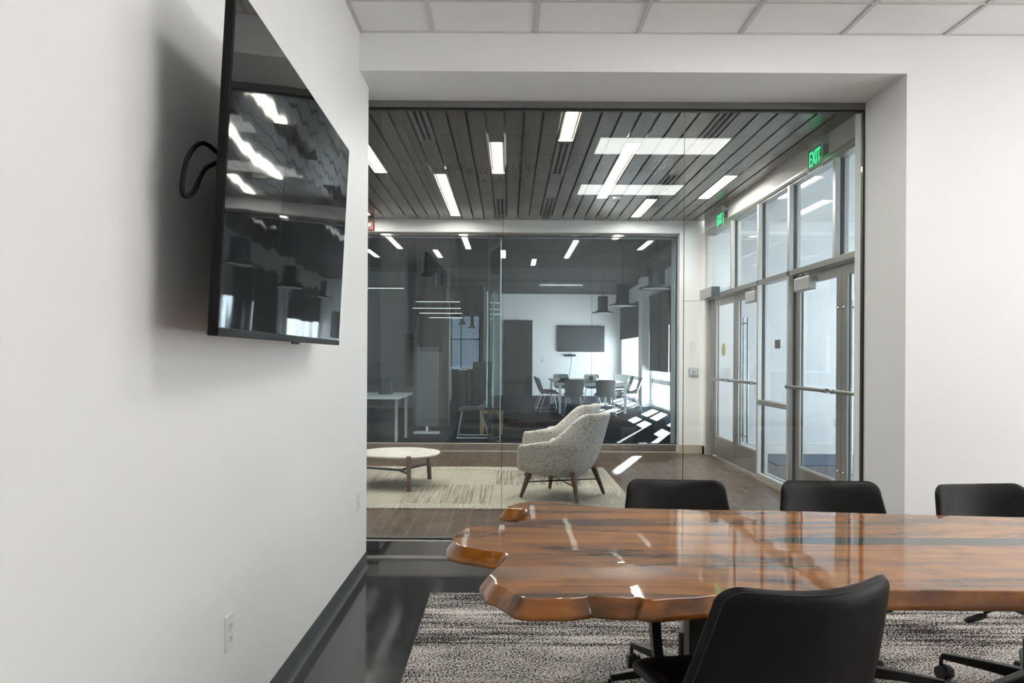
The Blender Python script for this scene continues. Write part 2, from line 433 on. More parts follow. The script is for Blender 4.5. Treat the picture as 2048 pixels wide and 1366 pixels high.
# troffers (2 x 4 ft lay-in lights)
def troffer(i, j, label):
    x0 = .760 + .6096*i; y1 = 3.575 - .6096*j
    t = thing('ceiling_troffer', label, 'ceiling light', (x0+.6096, y1-.3048, ZC), 0, 'lay-in ceiling lights of the meeting room')
    hw, hd = .5956, .2908
    B().box(-hw,hw,-hd,-hd+.02,-.004,.007).box(-hw,hw,hd-.02,hd,-.004,.007).box(-hw,-hw+.02,-hd+.02,hd-.02,-.004,.007).box(hw-.02,hw,-hd+.02,hd-.02,-.004,.007).build('frame', M['white'], t)
    B().box(-hw+.02,hw-.02,-hd+.02,hd-.02,-.001,.007).build('diffuser', M['troffer'], t)
names = {(0,0):'white lay-in ceiling light above the table, nearest the glass wall',
         (0,3):'white lay-in ceiling light above the near table edge, second from the glass wall',
         (5,0):'white lay-in ceiling light on the right, nearest the glass wall',
         (5,3):'white lay-in ceiling light on the right, second from the glass wall'}
for (i, j), lb in names.items(): troffer(i, j, lb)

# ------------------------------------------------------------------ front glass wall
w1 = structure(thing('window_1', 'frameless glass wall between meeting room and lobby', 'window'))
del w1['category']
B().box(-1.28, XR, 5.126, 5.19, 3.000, ZS).build('head_channel', M['head'], w1, .002)
B().box(-1.28, XR, 5.136, 5.172, 2.986, 3.000).box(XR-.012, XR, 5.134, 5.166, .02, 2.99).box(-1.28, -1.262, 5.134, 5.166, .02, 2.99).build('gasket', M['gasket'], w1)
xs = [-1.262, -.046, 1.164, XR-.012]
for k in range(3): B().box(xs[k]+.0012, xs[k+1]-.0012, 5.144, 5.156, .128, 2.99).build('glass_pane', M['glass'], w1)
for k in (1, 2): B().box(xs[k]-.0012, xs[k]+.0012, 5.1445, 5.1555, .128, 2.99).build('joint', M['gasket'], w1)
B().box(-1.28, XR, 5.118, 5.18, .018, .113).build('bottom_rail', M['mirror'], w1)
B().box(-1.28, XR, 5.116, 5.182, .113, .119).box(-1.28, XR, 5.112, 5.186, 0, .018).build('rail_trim', M['rail_trim'], w1)
B().box(-1.28, XR, 5.138, 5.164, .119, .13).build('rail_gasket', M['gasket'], w1)

# ------------------------------------------------------------------ lobby shell
structure(box('floor_lobby', M['plank'], -6.2, 2.90, 5.19, 11.08, -.12, 0))
structure(box('wall_lobby_left', M['paint'], -6.3, -6.2, 5.19, 11.08, 0, 3.4))
structure(box('wall_lobby_front', M['paint'], -6.3, -1.6, 5.19, 5.28, 0, 3.4))
# ceiling planks with real gaps; lights and vents sit in cut lengths
LIGHTS = [(2,5.698,6.885),(-2,6.915,8.105),(-6,8.135,10.545),(-10,6.915,8.105),(6,6.925,9.335),(10,9.365,10.555),(14,8.135,9.325),(-14,8.135,10.545),(-18,6.915,8.105)]
VENTS = [(-6,5.70,6.905),(2,6.93,8.13),(-2,9.38,10.66),(2,9.37,10.68),(10,8.14,9.31),(10,5.72,6.87)]
def px(k): return .107 + .1538*k
pb = B()
for k in range(-41, 18):
    x0, x1 = px(k)+.0105, px(k+1)-.0105
    if k == 16: x1 = XS
    if k > 16: continue
    cuts = sorted([(a, b) for kk, a, b in LIGHTS+VENTS if kk == k]); y = 5.28
    for a, b in cuts:
        if a-y > .02: pb.box(x0, x1, y, a, ZC, ZC+.02)
        y = b
    if y < YB: pb.box(x0, x1, y, YB, ZC, ZC+.02)
lc = structure(pb.build('ceiling_lobby', M['ceil_wood'], None))
B().box(-6.3, XS, 5.28, YB, ZC+.07, ZC+.12).build('backing', M['dark'], lc)
LL = {(2,5.698):'linear ceiling light nearest the glass wall, cut off by its head channel',(-2,6.915):'short linear ceiling light beside the first glass joint',
      (-6,8.135):'long two-length linear ceiling light left of the first glass joint',(-10,6.915):'short linear ceiling light cut by the left wall edge',
      (6,6.925):'long two-length linear ceiling light right of the lobby centre',(10,9.365):'short linear ceiling light close to the lobby back wall',
      (14,8.135):'short linear ceiling light nearest the exit signs',(-14,8.135):'long linear ceiling light hidden left behind the meeting room wall',(-18,6.915):'short linear ceiling light far left behind the meeting room wall'}
for k, a, b in LIGHTS:
    x0, x1 = px(k)+.008, px(k+1)-.008; xc = (x0+x1)/2; L = b-a
    t = thing('linear_ceiling_light', LL[(k,a)], 'ceiling light', (xc, (a+b)/2, ZC), 0, 'linear lights between the wood ceiling planks')
    hw = (x1-x0)/2
    B().box(-hw,-hw+.004,-L/2,L/2,-.003,.055).box(hw-.004,hw,-L/2,L/2,-.003,.055).build('trim', M['fixture'], t)
    B().box(-hw+.004,-hw+.022,-L/2,L/2,.012,.05).box(hw-.022,hw-.004,-L/2,L/2,.012,.05).build('side_baffle', M['fix_dark'], t)
    for q in (-L/2, L/2-.012): B().box(-hw+.004,hw-.004,q,q+.012,-.003,.05).build('end_plate', M['fixture'], t)
    le = B()
    if L > 2:
        le.box(-.046,.046,-L/2+.012,-.004,.008,.04).box(-.046,.046,.004,L/2-.012,.008,.04)
    else: le.box(-.046,.046,-L/2+.012,L/2-.012,.008,.04)
    le.build('lens', M['lens'], t)
VL = ['grey slot air diffuser nearest the glass wall on the left','grey slot air diffuser in line behind the nearest linear light','grey slot air diffuser near the back wall, on the first glass joint',
      'grey slot air diffuser near the back wall, right of the first glass joint','grey slot air diffuser behind the reflected white ceiling lights','grey slot air diffuser nearest the glass wall on the right']
M['vent'] = mat('vent_grey', (.16,.16,.165), .45, .3)
for (k, a, b), lb in zip(VENTS, VL):
    x0, x1 = px(k)+.009, px(k+1)-.009; hw = (x1-x0)/2; L = b-a
    t = thing('slot_diffuser', lb, 'air vent', ((x0+x1)/2, (a+b)/2, ZC), 0, 'slot air diffusers in the wood ceiling')
    B().box(-hw,-hw+.03,-L/2,L/2,-.002,.02).box(hw-.03,hw,-L/2,L/2,-.002,.02).box(-.010,.010,-L/2+.02,L/2-.02,-.001,.02).box(-hw+.03,hw-.03,-L/2,-L/2+.02,-.002,.02).box(-hw+.03,hw-.03,L/2-.02,L/2,-.002,.02).build('frame', M['vent'], t)
    B().box(-hw+.03,hw-.03,-L/2+.02,L/2-.02,.03,.05).build('slot', M['dark'], t)
t = thing('smoke_detector', 'small round white detector on the wood ceiling', 'smoke detector', (1.253+.03, 9.22, ZC))
B().lathe([(.0,-.035),(.035,-.035),(.05,-.026),(.055,-.012),(.055,0)]).build('housing', M['white'], t, smooth=True)

# right wall band over the storefront, storefront piers
structure(box('wall_lobby_right', M['paint'], XS, 3.05, 5.28, 10.78, 3.092, 3.4))
structure(B().prism([(-6.3,3.098),(2.395,3.098),(2.395,0),(2.90,0),(2.90,3.4),(-6.3,3.4)], lambda p, a: (p[0], a, p[1]), YB, 11.42).build('wall_lobby_back', M['paint']))
structure(B().box(2.395, 2.722, YB-.010, YB, 0, .118).box(2.722, 2.732, YB-.12, YB, 0, .112).build('baseboard_back', M['base_beige']))
structure(box('trim_1', M['paint'], XS, 2.90, 10.735, YB, 0, 3.092))

# storefront frame
w2 = structure(thing('window_2', 'grey aluminium storefront frame with transom panes and sidelight', 'window')); del w2['category']
X0, X1, XG = 2.735, 2.85, 2.795
YM = [9.53, 8.50, 7.57, 6.505, 5.48]
hp = [(X0-.012,3.092),(X0-.012,3.074),(X0-.004,3.052),(X0+.012,3.040),(X0+.012,3.036),(X1,3.036),(X1,3.092)]
B().prism(hp, lambda p, a: (p[0], a, p[1]), 5.28, 10.735).build('head', M['alu'], w2)
B().box(X0,X1,10.68,10.735,0,3.04).build('jamb', M['alu_light'], w2, .002)
for y in YM:
    lo = 0 if abs(y-8.50) < .01 or abs(y-7.57) < .01 or y < 5.6 else 2.20
    B().box(X0,XG-.018,y-.026,y+.026,lo,3.04).box(XG+.018,X1,y-.026,y+.026,lo,3.04).build('mullion', M['alu_light'], w2, .002)
    B().box(XG-.018,XG+.018,y-.022,y+.022,lo,3.04).build('mullion_gasket', M['gasket'], w2)
B().box(X0,X1,5.28,10.68,2.148,2.20).build('transom', M['alu'], w2, .002)
B().box(X0,X1,7.596,8.474,.835,.885).build('sidelight_rail', M['alu'], w2, .002)
B().box(X0,XG-.018,7.596,8.474,0,.085).box(XG+.018,X1,7.596,8.474,0,.085).build('sill', M['alu_light'], w2, .002)
B().box(XG-.018,XG+.018,7.596,8.474,0,.078).build('sill_gasket', M['gasket'], w2)
ys = [10.68]+YM
for k in range(5): B().box(XG-.004,XG+.004,ys[k+1]+.024,ys[k]-.026,2.198,3.04).build('transom_pane', M['glass_store'], w2)
B().box(XG-.004,XG+.004,7.594,8.476,.884,2.15).build('sidelight_pane', M['glass_store'], w2)
B().box(XG-.004,XG+.004,7.594,8.476,.08,.836).build('sidelight_pane', M['glass_store'], w2)
# recessed door jamb at the far end
B().box(2.79,X1,10.53,10.68,0,2.148).build('door_jamb', M['alu'], w2, .002)

def leaf(idx, y0, y1, label, meet):
    """door leaf from y0 (near) to y1 (far); meet = side of the meeting stile"""
    d = structure(thing('door_%d' % idx, label, 'door')); del d['category']
    a, b = 2.80, 2.845; sw = .095
    B().box(a,b,y0,y0+sw,.03,2.14).build('stile', M['alu'], d, .002); B().box(a,b,y1-sw,y1,.03,2.14).build('stile', M['alu'], d, .002)
    B().box(a,b,y0+sw,y1-sw,2.045,2.14).build('top_rail', M['alu'], d, .002)
    B().box(a,b,y0+sw,y1-sw,.03,.285).build('kick_rail', M['alu'], d, .002)
    B().box(a+.018,a+.026,y0+sw-.01,y1-sw+.01,.27,2.06).build('glass_pane', M['glass_store'], d)
    B().box(a+.004,a+.018,y0+sw,y1-sw,.285,.300).box(a+.004,a+.016,y1-sw-.014,y1-sw,.3,2.045).build('glazing_bead', M['alu_light'], d)
    B().box(a+.016,a+.03,y1-sw-.016,y1-sw,.3,2.045).build('gasket', M['gasket'], d)
    # push bar across the leaf
    hz = 1.067; yb0, yb1 = y0+.04, y1-.04
    pbar = B().cyl((2.70,yb0,hz),(2.70,yb1,hz),.0165,n=16).build('push_bar', M['steel'], d, smooth=False)
    for yy in (yb0+.03, yb1-.03): B().cyl((2.70,yy-.028,hz),(2.70,yy+.028,hz),.021,n=14).cyl((2.70,yy,hz),(2.80,yy,hz),.014,n=10).build('bar_bracket', M['steel'], pbar)
    ym = y0+.05 if meet == 'near' else y1-.05
    for z in (.385, 1.77): B().lathe([(.0,0),(.013,0),(.013,.004),(.008,.009),(.0,.011)], n=12).build('through_bolt', M['chrome'], d).matrix_local = Matrix.Translation((2.80, ym, z)) @ Matrix.Rotation(-PI/2, 4, 'Y')
    # ladder pull on the outside
    yp = ym + (.03 if meet == 'near' else -.03)
    pl_ = B().cyl((2.925,yp,.30),(2.925,yp,1.845),.014,n=12).build('pull_handle', M['steel'], d)
    B().cyl((2.845,yp,.385),(2.925,yp,.385),.010,n=10).cyl((2.845,yp,1.77),(2.925,yp,1.77),.010,n=10).build('standoff', M['steel'], pl_)
    return d
leaf(1, 9.535, 10.525, 'far glass door leaf with the gold round sticker', 'near')
leaf(2, 8.535, 9.525, 'second glass door leaf beside the sidelight', 'far')
leaf(3, 6.505, 7.535, 'glass door leaf right of the sidelight', 'near')
leaf(4, 5.515, 6.495, 'glass door leaf cut off by the wall opening', 'far')
def closer(y0, y1, label):
    t = thing('door_closer', label, 'door closer', (2.80, (y0+y1)/2, 2.06), 0, 'door closers on the storefront doors')
    L = (y1-y0)/2
    B().box(-.075,0,-L,L,-.085,.045).build('body', M['grey_box'], t, .012)
    B().box(-.03,-.012,-L*.2,L*.95,.062,.074).cyl((-.035,-L*.2,.045),(-.035,-L*.2,.082),.016,n=12).cyl((-.02,L*.9,.05),(-.02,L*.9,.085),.012,n=12).build('arm', M['steel'], t)
closer(8.58, 8.92, 'grey door closer at the top of the second door leaf')
closer(7.02, 7.40, 'grey door closer at the top of the door right of the sidelight')
t = thing('door_operator', 'long grey automatic door operator above the far door leaf', 'door operator', (2.68, 10.33, 2.21))
B().box(-.055,.055,-.30,.31,-.065,.065).build('housing', M['grey_box'], t, .004)
B().box(-.055,.055,-.316,-.30,-.065,.065).build('end_cap', M['navy_end'], t, .003)
B().bar([(-.31,.20,-.093),(.02,.07,-.088)], .022, .008, (.37,.93,0)).cyl((.0,.08,-.095),(.0,.08,-.06),.014,n=12).cyl((-.30,.196,-.10),(-.30,.196,-.085),.012,n=12).build('arm', M['steel'], t)
o = B().lathe([(0,0),(.083,0),(.083,.002),(0,.002)], n=32).build('round_sticker', M['brass']); o.matrix_world = Matrix.Translation((2.8175, 10.13, 1.452)) @ Matrix.Rotation(-PI/2, 4, 'Y')
tag(o, 'round gold sticker on the far glass door leaf', 'sticker')
o = B().box(2.788,2.7905,7.93,8.09,1.445,1.535).build('square_sticker', M['brown_sticker']); tag(o, 'dark brown square sticker on the sidelight glass', 'sticker')

# text helper
def text_mesh(s, size, depth=.0):
    cu = bpy.data.curves.new('txt', 'FONT'); cu.body = s; cu.size = size; cu.align_x = 'CENTER'; cu.align_y = 'CENTER'; cu.extrude = depth
    ob = bpy.data.objects.new('txt', cu); COL.objects.link(ob)
    dg = bpy.context.evaluated_depsgraph_get(); me = bpy.data.meshes.new_from_object(ob.evaluated_get(dg))
    COL.objects.unlink(ob); bpy.data.objects.remove(ob); bpy.data.curves.remove(cu); return me
def put_text(s, size, m, parent, mw, name='lettering', sx=1, depth=.0006):
    me = text_mesh(s, size, depth); me.materials.clear(); me.materials.append(m)
    o = bpy.data.objects.new(name, me); COL.objects.link(o); o.parent = parent
    o.matrix_local = mw @ Matrix.Diagonal((sx,1,1,1)); return o
# a plane facing -x: text right = -y, up = z
FACE_NX = Matrix(((0,0,-1,0),(-1,0,0,0),(0,1,0,0),(0,0,0,1)))
FACE_NY = Matrix(((1,0,0,0),(0,0,-1,0),(0,1,0,0),(0,0,0,1)))
def exit_sign(y, label):
    t = thing('exit_sign', label, 'exit sign', (2.66, y, 3.10), 0, 'exit signs above the storefront')
    B().box(-.022,.022,-.15,.15,.095,.145).box(-.012,XS-2.66,-.13,-.03,.085,.135).build('housing', M['grey_box'], t, .004)
    B().box(.012,XS-2.66,-.13,-.03,.0,.085).build('wall_bracket', M['navy_end'], t, .004)
    B().box(-.004,.004,-.15,.15,-.11,.095).build('panel', M['acrylic'], t)
    B().box(-.005,.005,-.153,-.147,-.11,.095).box(-.005,.005,.147,.153,-.11,.095).box(-.005,.005,-.15,.15,-.114,-.108).build('panel_edge', M['alu_light'], t)
    put_text('EXIT', .185, M['green'], t, Matrix.Translation((-.0055,0,-.01)) @ FACE_NX, sx=.66)
    B().box(-.024,-.022,-.14,-.11,.11,.125).build('indicator', M['red'], t)
exit_sign(6.72, 'green exit sign nearest the glass wall')
exit_sign(9.75, 'green exit sign in the far lobby corner')

# back wall devices
t = thing('accessible_door_switch', 'square steel accessible door button with wheelchair symbol', 'door button', (2.594, YB, 1.142))
B().box(-.066,.066,-.02,0,-.060,.060).build('plate', M['steel'], t, .006)
B().box(-.056,.056,-.026,-.019,-.052,.052).build('button', M['alu_light'], t, .004)
sy = B(); ring = [(.0+.016*math.cos(a), -.0275, .008+.016*math.sin(a)) for a in [rad(q) for q in range(130, 400, 15)]]
sy.tube(ring, .0022, 6).tube([(-.006,-.0275,.036),(-.004,-.0275,.018),(.010,-.0275,.018),(.018,-.0275,.002)], .003, 6).lathe([(0,-.003),(.005,0),(0,.003)], (-.007,-.0275,.042), 8)
sy.build('wheelchair_symbol', M['ink'], t)
put_text('PUSH', .017, M['ink'], t, Matrix.Translation((0,-.0267,-.022)) @ FACE_NY); put_text('TO OPEN', .017, M['ink'], t, Matrix.Translation((0,-.0267,-.040)) @ FACE_NY)
t = thing('light_switch', 'white light switch on the lobby back wall above the door button', 'light switch', (2.584, YB, 1.518))
B().box(-.046,.046,-.007,0,-.063,.063).build('plate', M['white'], t, .003); B().box(-.017,.017,-.011,-.006,-.033,.033).build('rocker', M['white'], t, .002)
t = thing('fire_alarm', 'red fire alarm strobe high on the lobby back wall', 'fire alarm', (-1.965, YB, 3.18))
B().box(-.06,.06,-.045,0,-.073,.073).build('housing', M['red'], t, .012); B().box(-.02,.02,-.062,-.044,-.03,.03).build('strobe_lens', M['white'], t, .006)

# ------------------------------------------------------------------ vestibule beyond the storefront
structure(box('floor_vestibule', M['mat_grey'], 2.86, 5.8, 5.0, 10.8, -.12, .0))
o = box('entrance_mat', M['mat_blue'], 3.36, 5.4, 9.62, 10.72, .0005, .014); tag(o, 'blue entrance mat on the vestibule floor beyond the sidelight', 'mat')
structure(box('ceiling_vestibule', M['tile'], 2.86, 5.8, 5.0, 10.8, 3.12, 3.3))
structure(box('wall_vestibule_back', M['paint'], 2.90, 5.8, 10.78, 11.0, 0, 3.3))
structure(box('wall_vestibule_front', M['paint'], 2.90, 5.8, 4.9, 5.0, 0, 3.3))
structure(box('baseboard_vestibule', M['white'], 2.90, 5.7, 10.765, 10.78, 0, .15))
ow = structure(thing('window_3', 'outer glazing of the vestibule', 'window')); del ow['category']
for y in (5.04, 6.85, 8.7, 10.56): B().box(5.62,5.74,y-.03,y+.03,0,3.12).build('mullion', M['alu'], ow)
B().box(5.62,5.74,5.0,10.56,2.15,2.21).build('transom', M['alu'], ow)
for a, b in ((5.07,6.82),(6.88,8.67),(8.73,10.53)): B().box(5.676,5.684,a,b,.02,3.1).build('glass_pane', M['glass_outer'], ow)
structure(box('wall_vestibule_right', M['paint'], 5.6, 5.8, 10.59, 10.8, 0, 3.12))
t = thing('wall_outlet', 'white wall outlet low on the vestibule back wall', 'outlet', (4.572, 10.78, .449))
B().box(-.038,.038,-.006,0,-.062,.062).build('plate', M['white'], t, .003)
for z in (-.026,.026): B().box(-.016,.016,-.0075,-.005,z-.014,z+.014).build('socket', M['grey_box'], t, .002)

# ------------------------------------------------------------------ back glass partition
w4 = structure(thing('window_4', 'glass partition between lobby and open office', 'window')); del w4['category']
B().box(-6.2,2.395,10.955,11.045,3.062,3.098).build('head_channel', M['mirror'], w4)
B().box(-6.2,2.395,10.985,11.015,3.052,3.062).box(2.375,2.385,10.985,11.015,.12,3.06).build('gasket', M['gasket'], w4)
bx = [-6.2,-3.74,-2.53,-1.316,-.29,1.176,2.378]
for k in range(6): B().box(bx[k]+.0015,bx[k+1]-.0015,10.994,11.006,.122,3.056).build('glass_pane', M['glass_back'], w4)
for k in range(1,6):
    r = .012 if k == 4 else .0018
    B().box(bx[k]-r,bx[k]+r,10.994,11.006,.122,3.056).build('joint', M['gasket'], w4)
B().box(-6.2,2.395,10.955,11.045,.008,.105).build('bottom_rail', M['mirror'], w4)
B().box(-6.2,2.395,10.952,11.048,.105,.111).box(-6.2,2.395,10.952,11.048,0,.008).build('rail_trim', M['rail_trim'], w4)
B().box(-6.2,2.395,10.985,11.015,.111,.122).build('rail_gasket', M['gasket'], w4)
# glass leaf standing open behind the partition
d5 = structure(thing('door_5', 'glass door leaf standing open edge-on behind the partition', 'door', (-.125, 11.07, 0), rad(11.5))); del d5['category']
B().box(-.006,.006,0,.92,.05,3.0).build('glass_pane', M['glass_edge'], d5)
B().box(-.014,.014,0,.92,.02,.12).box(-.014,.014,0,.92,2.96,3.03).build('patch_rail', M['steel'], d5)
B().box(-.009,.009,.92,.926,.05,3.0).build('edge_strip', M['gasket'], d5)
B().box(-.008,.008,-.006,0,.05,3.0).build('hinge_edge', M['alu_light'], d5)
pl_ = B().cyl((-.055,.82,.55),(-.055,.82,2.35),.013,n=12).build('pull_handle', M['chrome'], d5)
B().cyl((-.055,.82,.75),(.0,.82,.75),.008).cyl((-.055,.82,2.15),(.0,.82,2.15),.008).build('standoff', M['chrome'], pl_)

# ------------------------------------------------------------------ open office behind the partition
XW, YW = 3.87, 26.9
structure(box('floor_office', M['navy_carpet'], -9, 4.1, 11.08, 35, -.12, 0))
structure(box('ceiling_office', M['back_ceiling'], -9, 4.1, 11.42, 35, 3.55, 3.7))
structure(B().box(-.95, 4.1, YW, YW+.2, 0, 3.6).build('wall_office_far', M['paint']))
structure(box('wall_office_left', M['taupe'], -9.1, -9, 11.4, 35, 0, 3.6))
# far-left window wall
structure(B().box(-9,-2.13,24,24.15,0,3.6).box(-2.13,-.886,24,24.15,2.61,3.6).box(-2.13,-.886,24,24.15,0,.95).box(-.886,-.80,24,24.15,0,3.6).box(-.95,-.80,24.15,YW+.2,0,3.6).build('wall_office_left.001', M['cab_dark']))
w5 = structure(thing('window_5', 'far window with black mullions and blue light', 'window')); del w5['category']
for x in (-2.12,-1.80,-1.50,-.896): B().box(x-.014,x+.014,24.02,24.10,.95,2.61).build('mullion', M['black'], w5)
B().box(-2.13,-.886,24.02,24.10,1.875,1.905).build('transom', M['black'], w5)
B().box(-2.13,-.886,24.05,24.06,.95,2.61).build('glass_pane', glass('tinted_office_glass', (.115,.13,.145)), w5)
# right window wall: openings y 16.72-18.3, 18.55-20.95, 21.7-26.5
wb = B()
ops = [(16.72,17.95),(18.55,20.95),(21.7,26.5)]; y = 10.98
for a, b in ops:
    wb.box(XW,XW+.15,y,a,0,3.6); wb.box(XW,XW+.15,a,b,2.15,3.6); wb.box(XW,XW+.15,a,b,0,.08); y = b
wb.box(XW,XW+.15,y,YW+.2,0,3.6)
wb.box(XW-.25,XW,21.02,21.60,0,3.6)
structure(wb.build('wall_office_right', M['paint']))
structure(box('wall_office_front', M['paint'], 2.90, 4.02, 10.98, 11.42, 0, 3.6))
for i, (a, b) in enumerate(ops):
    w = structure(thing('window_%d' % (6+i), 'office window with pale frame', 'window')); del w['category']
    fr = B().box(XW+.03,XW+.12,a,b,.66,.78).box(XW+.03,XW+.12,a,b,.06,.10)
    yy = a
    nm = max(1, round((b-a)/1.2))
    for k in range(nm+1):
        q = a+(b-a)*k/nm; fr.box(XW+.03,XW+.12,q-.025,q+.025,.06,2.15)
    fr.build('frame', M['alu_light'], w)
    B().box(XW+.07,XW+.078,a,b,.08,2.15).build('glass_pane', M['glass_store'], w)
BL = [(16.88,18.4,.99,'charcoal roller blind beside the sunlit gap'),(18.5,21.0,.99,'low charcoal roller blind right of the column'),(21.65,26.6,1.95,'raised charcoal roller blind in the far corner')]
for a, b, z, lb in BL:
    t = thing('roller_blind', lb, 'blind', (XW-.045, (a+b)/2, 3.0), 0, 'roller blinds on the office windows')
    L = (b-a)/2
    B().box(-.002,.002,-L,L,z-3.0+.02,0).build('cloth', M['blind'], t); B().cyl((0,-L,.0),(0,L,.0),.03,n=12).build('roller', M['blind'], t)
    B().box(-.006,.006,-L,L,z-3.0,z-3.0+.02).build('hem_bar', M['black'], t)
# far wall things
t = structure(thing('door_6', 'tall dark door in the far white wall', 'door', (.31, YW, 0))); del t['category']
B().box(-.5,.5,-.05,0,0,2.62).build('slab', M['door_dark'], t); B().cyl((.40,-.11,1.02),(.40,-.05,1.02),.014,n=10).cyl((.30,-.11,1.02),(.40,-.11,1.02),.012,n=10).build('lever', M['chrome'], t)
t = thing('wall_television', 'wide dark television on the far office wall', 'television', (2.50, YW, 1.985))
B().box(-.815,.815,-.09,-.05,-.45,.45).build('screen', M['graphite'], t, .004); B().box(-.2,.2,-.05,0,-.2,.2).build('wall_mount', M['black'], t)
t = thing('camera_bar', 'black video camera bar under the far television', 'camera', (2.12, YW, 1.41))
B().box(-.20,.20,-.12,-.02,-.035,.035).build('housing', M['black'], t, .02); B().cyl((0,-.13,0),(0,-.11,0),.025,n=12).build('lens', M['graphite'], t); B().box(-.03,.03,-.02,0,-.02,.06).build('bracket', M['black'], t)
o = B().tube([(2.20,YW-.006,1.36),(2.17,YW-.006,1.1),(2.13,YW-.006,.85),(2.10,YW-.006,.6)], .007, 6).build('cable', M['grey_box']); tag(o, 'thin pale cable hanging on the far wall below the camera bar', 'cable')
t = thing('wall_switch', 'small light switch beside the tall dark far door', 'light switch', (1.15, YW, 1.22)); B().box(-.06,.06,-.01,0,-.07,.07).build('plate', M['white'], t); B().box(-.02,.02,-.016,-.009,-.035,.035).build('rocker', M['grey_box'], t)
# pendants
def pendant(x, y, z, s, label):
    t = thing('bell_pendant', label, 'pendant lamp', (x, y, z), 0, 'bell pendants over the office table')
    B().lathe([(.125*s,.42),(.125*s,.09),(.15*s,.055),(.27*s,.02),(.285*s,.0),(.27*s,.0),(.13*s,.04)], n=36).build('shade', M['graphite'], t, smooth=True)
    B().lathe([(.0,.012),(.25*s,.012),(.25*s,.018),(.0,.018)], n=36).build('rim_lens', M['white'], t)
    B().cyl((0,0,.42),(0,0,3.55-z),.006,n=8).build('cord', M['black'], t)
pendant(2.34, 19.3, 2.45, 1.0, 'smallest and farthest bell pendant over the office table')
pendant(2.26, 15.4, 2.37, 1.0, 'middle bell pendant over the office table')
pendant(2.31, 12.1, 2.42, 1.0, 'nearest and largest bell pendant, by the office windows')
def pendcyl(x, y, z, r, h, label):
    t = thing('cylinder_pendant', label, 'pendant lamp', (x, y, z), 0, 'dark cylinder pendants of the office')
    B().lathe([(r*.9,0),(r,0),(r,h),(.0,h)], n=28).build('shade', M['plastic'], t); B().cyl((0,0,h),(0,0,3.55-z),.005,n=8).build('cord', M['black'], t)
pendcyl(-1.20, 13.0, 2.53, .08, .22, 'dark cylinder pendant nearest the partition'); pendcyl(-1.02, 13.2, 2.29, .065, .21, 'lower dark cylinder pendant right of the nearest one')
for x, y, z, lb in ((-1.10,18.0,2.10,'small bell pendant in front of the far window, left of two'),(-.90,18.6,2.03,'small bell pendant in front of the far window, right of two'),(-1.17,17,2.22,'small bell pendant highest before the far window')):
    pendant(x, y, z, .36, lb)
# linear pendants
for x0, x1, y, z, lb in ((-2.6,-1.92,14.0,2.575,'highest thin linear pendant at the left'),(-1.70,-.90,14.0,2.335,'top thin linear pendant of the stacked four'),(-1.80,-.90,14.3,2.235,'second thin linear pendant of the stacked four'),(-1.70,-.90,14.6,2.16,'third thin linear pendant of the stacked four'),(-1.55,-.90,14.9,2.09,'lowest thin linear pendant of the stacked four')):
    t = thing('linear_pendant', lb, 'pendant lamp', ((x0+x1)/2, y, z), 0, 'thin linear pendants of the office'); L = (x1-x0)/2
    B().box(-L,L,-.02,.02,.008,.014).build('housing', M['black'], t); B().box(-L,L,-.015,.015,0,.008).build('lens', M['linear'], t)
    for q in (-L*.8, L*.8): B().cyl((q,0,.012),(q,0,3.55-z),.003,n=6).build('cord', M['black'], t)
# office table and shell chairs
t = thing('office_table', 'long white table ringed by grey shell chairs', 'table', (2.0, 20.3, 0))
B().box(-.86,.86,-2.0,2.0,.70,.735).build('tabletop', M['table_white'], t, .004)
for x in (-.78,.78):
    for y in (-1.88,1.88): B().box(x-.03,x+.03,y-.03,y+.03,0,.70).build('leg', M['table_white'], t)
def shell_chair(label, group):
    t = thing('shell_chair', label, 'chair', (0,0,0), 0, group)
    def bk(x, z, o): 
        c = (x/.23)**2
        return (x, -.20-.16*(z-.45)/.4 + .05*c + o, z)
    B().pad(rrect(.40,.40,.06,5,0,.64,.46), .022, bk).build('backrest', M['shell'], t, smooth=True)
    def st(x, y, o): return (x, y, .45 + .05*(abs(x)/.23)**3 + (.08*((-y-.08)/.15)**2 if y < -.08 else 0) - .02*max(0,(y-.12)/.1) + o)
    B().pad(rrect(.46,.46,.08,5,0,.0), .022, st).build('seat', M['shell'], t, smooth=True)
    B().pad(rrect(.36,.34,.10,5,0,.02), .03, lambda x, y, o: (x, y, .472+.04*(abs(x)/.23)**3+o)).build('seat_pad', M['seat_pad'], t, smooth=True)
    for sx in (-1,1):
        B().tube(catmull([(sx*.16,.16,.43),(sx*.24,.22,.03),(sx*.25,.19,.011),(sx*.25,-.26,.011),(sx*.24,-.29,.03),(sx*.16,-.14,.43)],3,False), .008, 8).build('sled_leg', M['wire'], t)
    return t
gch = 'grey shell chairs around the long office table'
sc0 = shell_chair('grey shell chair with its back to us, left of two', gch); sc0.location = (1.48, 17.75, 0)
for x, y, rz, lb in ((2.19,17.7,0,'grey shell chair with its back to us, right of two'),(1.0,19.0,-80,'grey shell chair in profile at the left side of the office table'),(1.0,20.2,-85,'grey shell chair behind the profile chair on the left side'),
    (3.0,19.3,88,'grey shell chair at the right side of the office table, nearest'),(3.0,20.6,92,'grey shell chair at the right side of the office table, farthest'),
    (1.55,22.75,180,'far grey shell chair facing us, left of three'),(2.45,22.8,176,'far grey shell chair facing us, middle of three'),(3.3,22.9,165,'far grey shell chair facing us, by the windows')):
    dup(sc0, (x,y,0), rad(rz), lb)
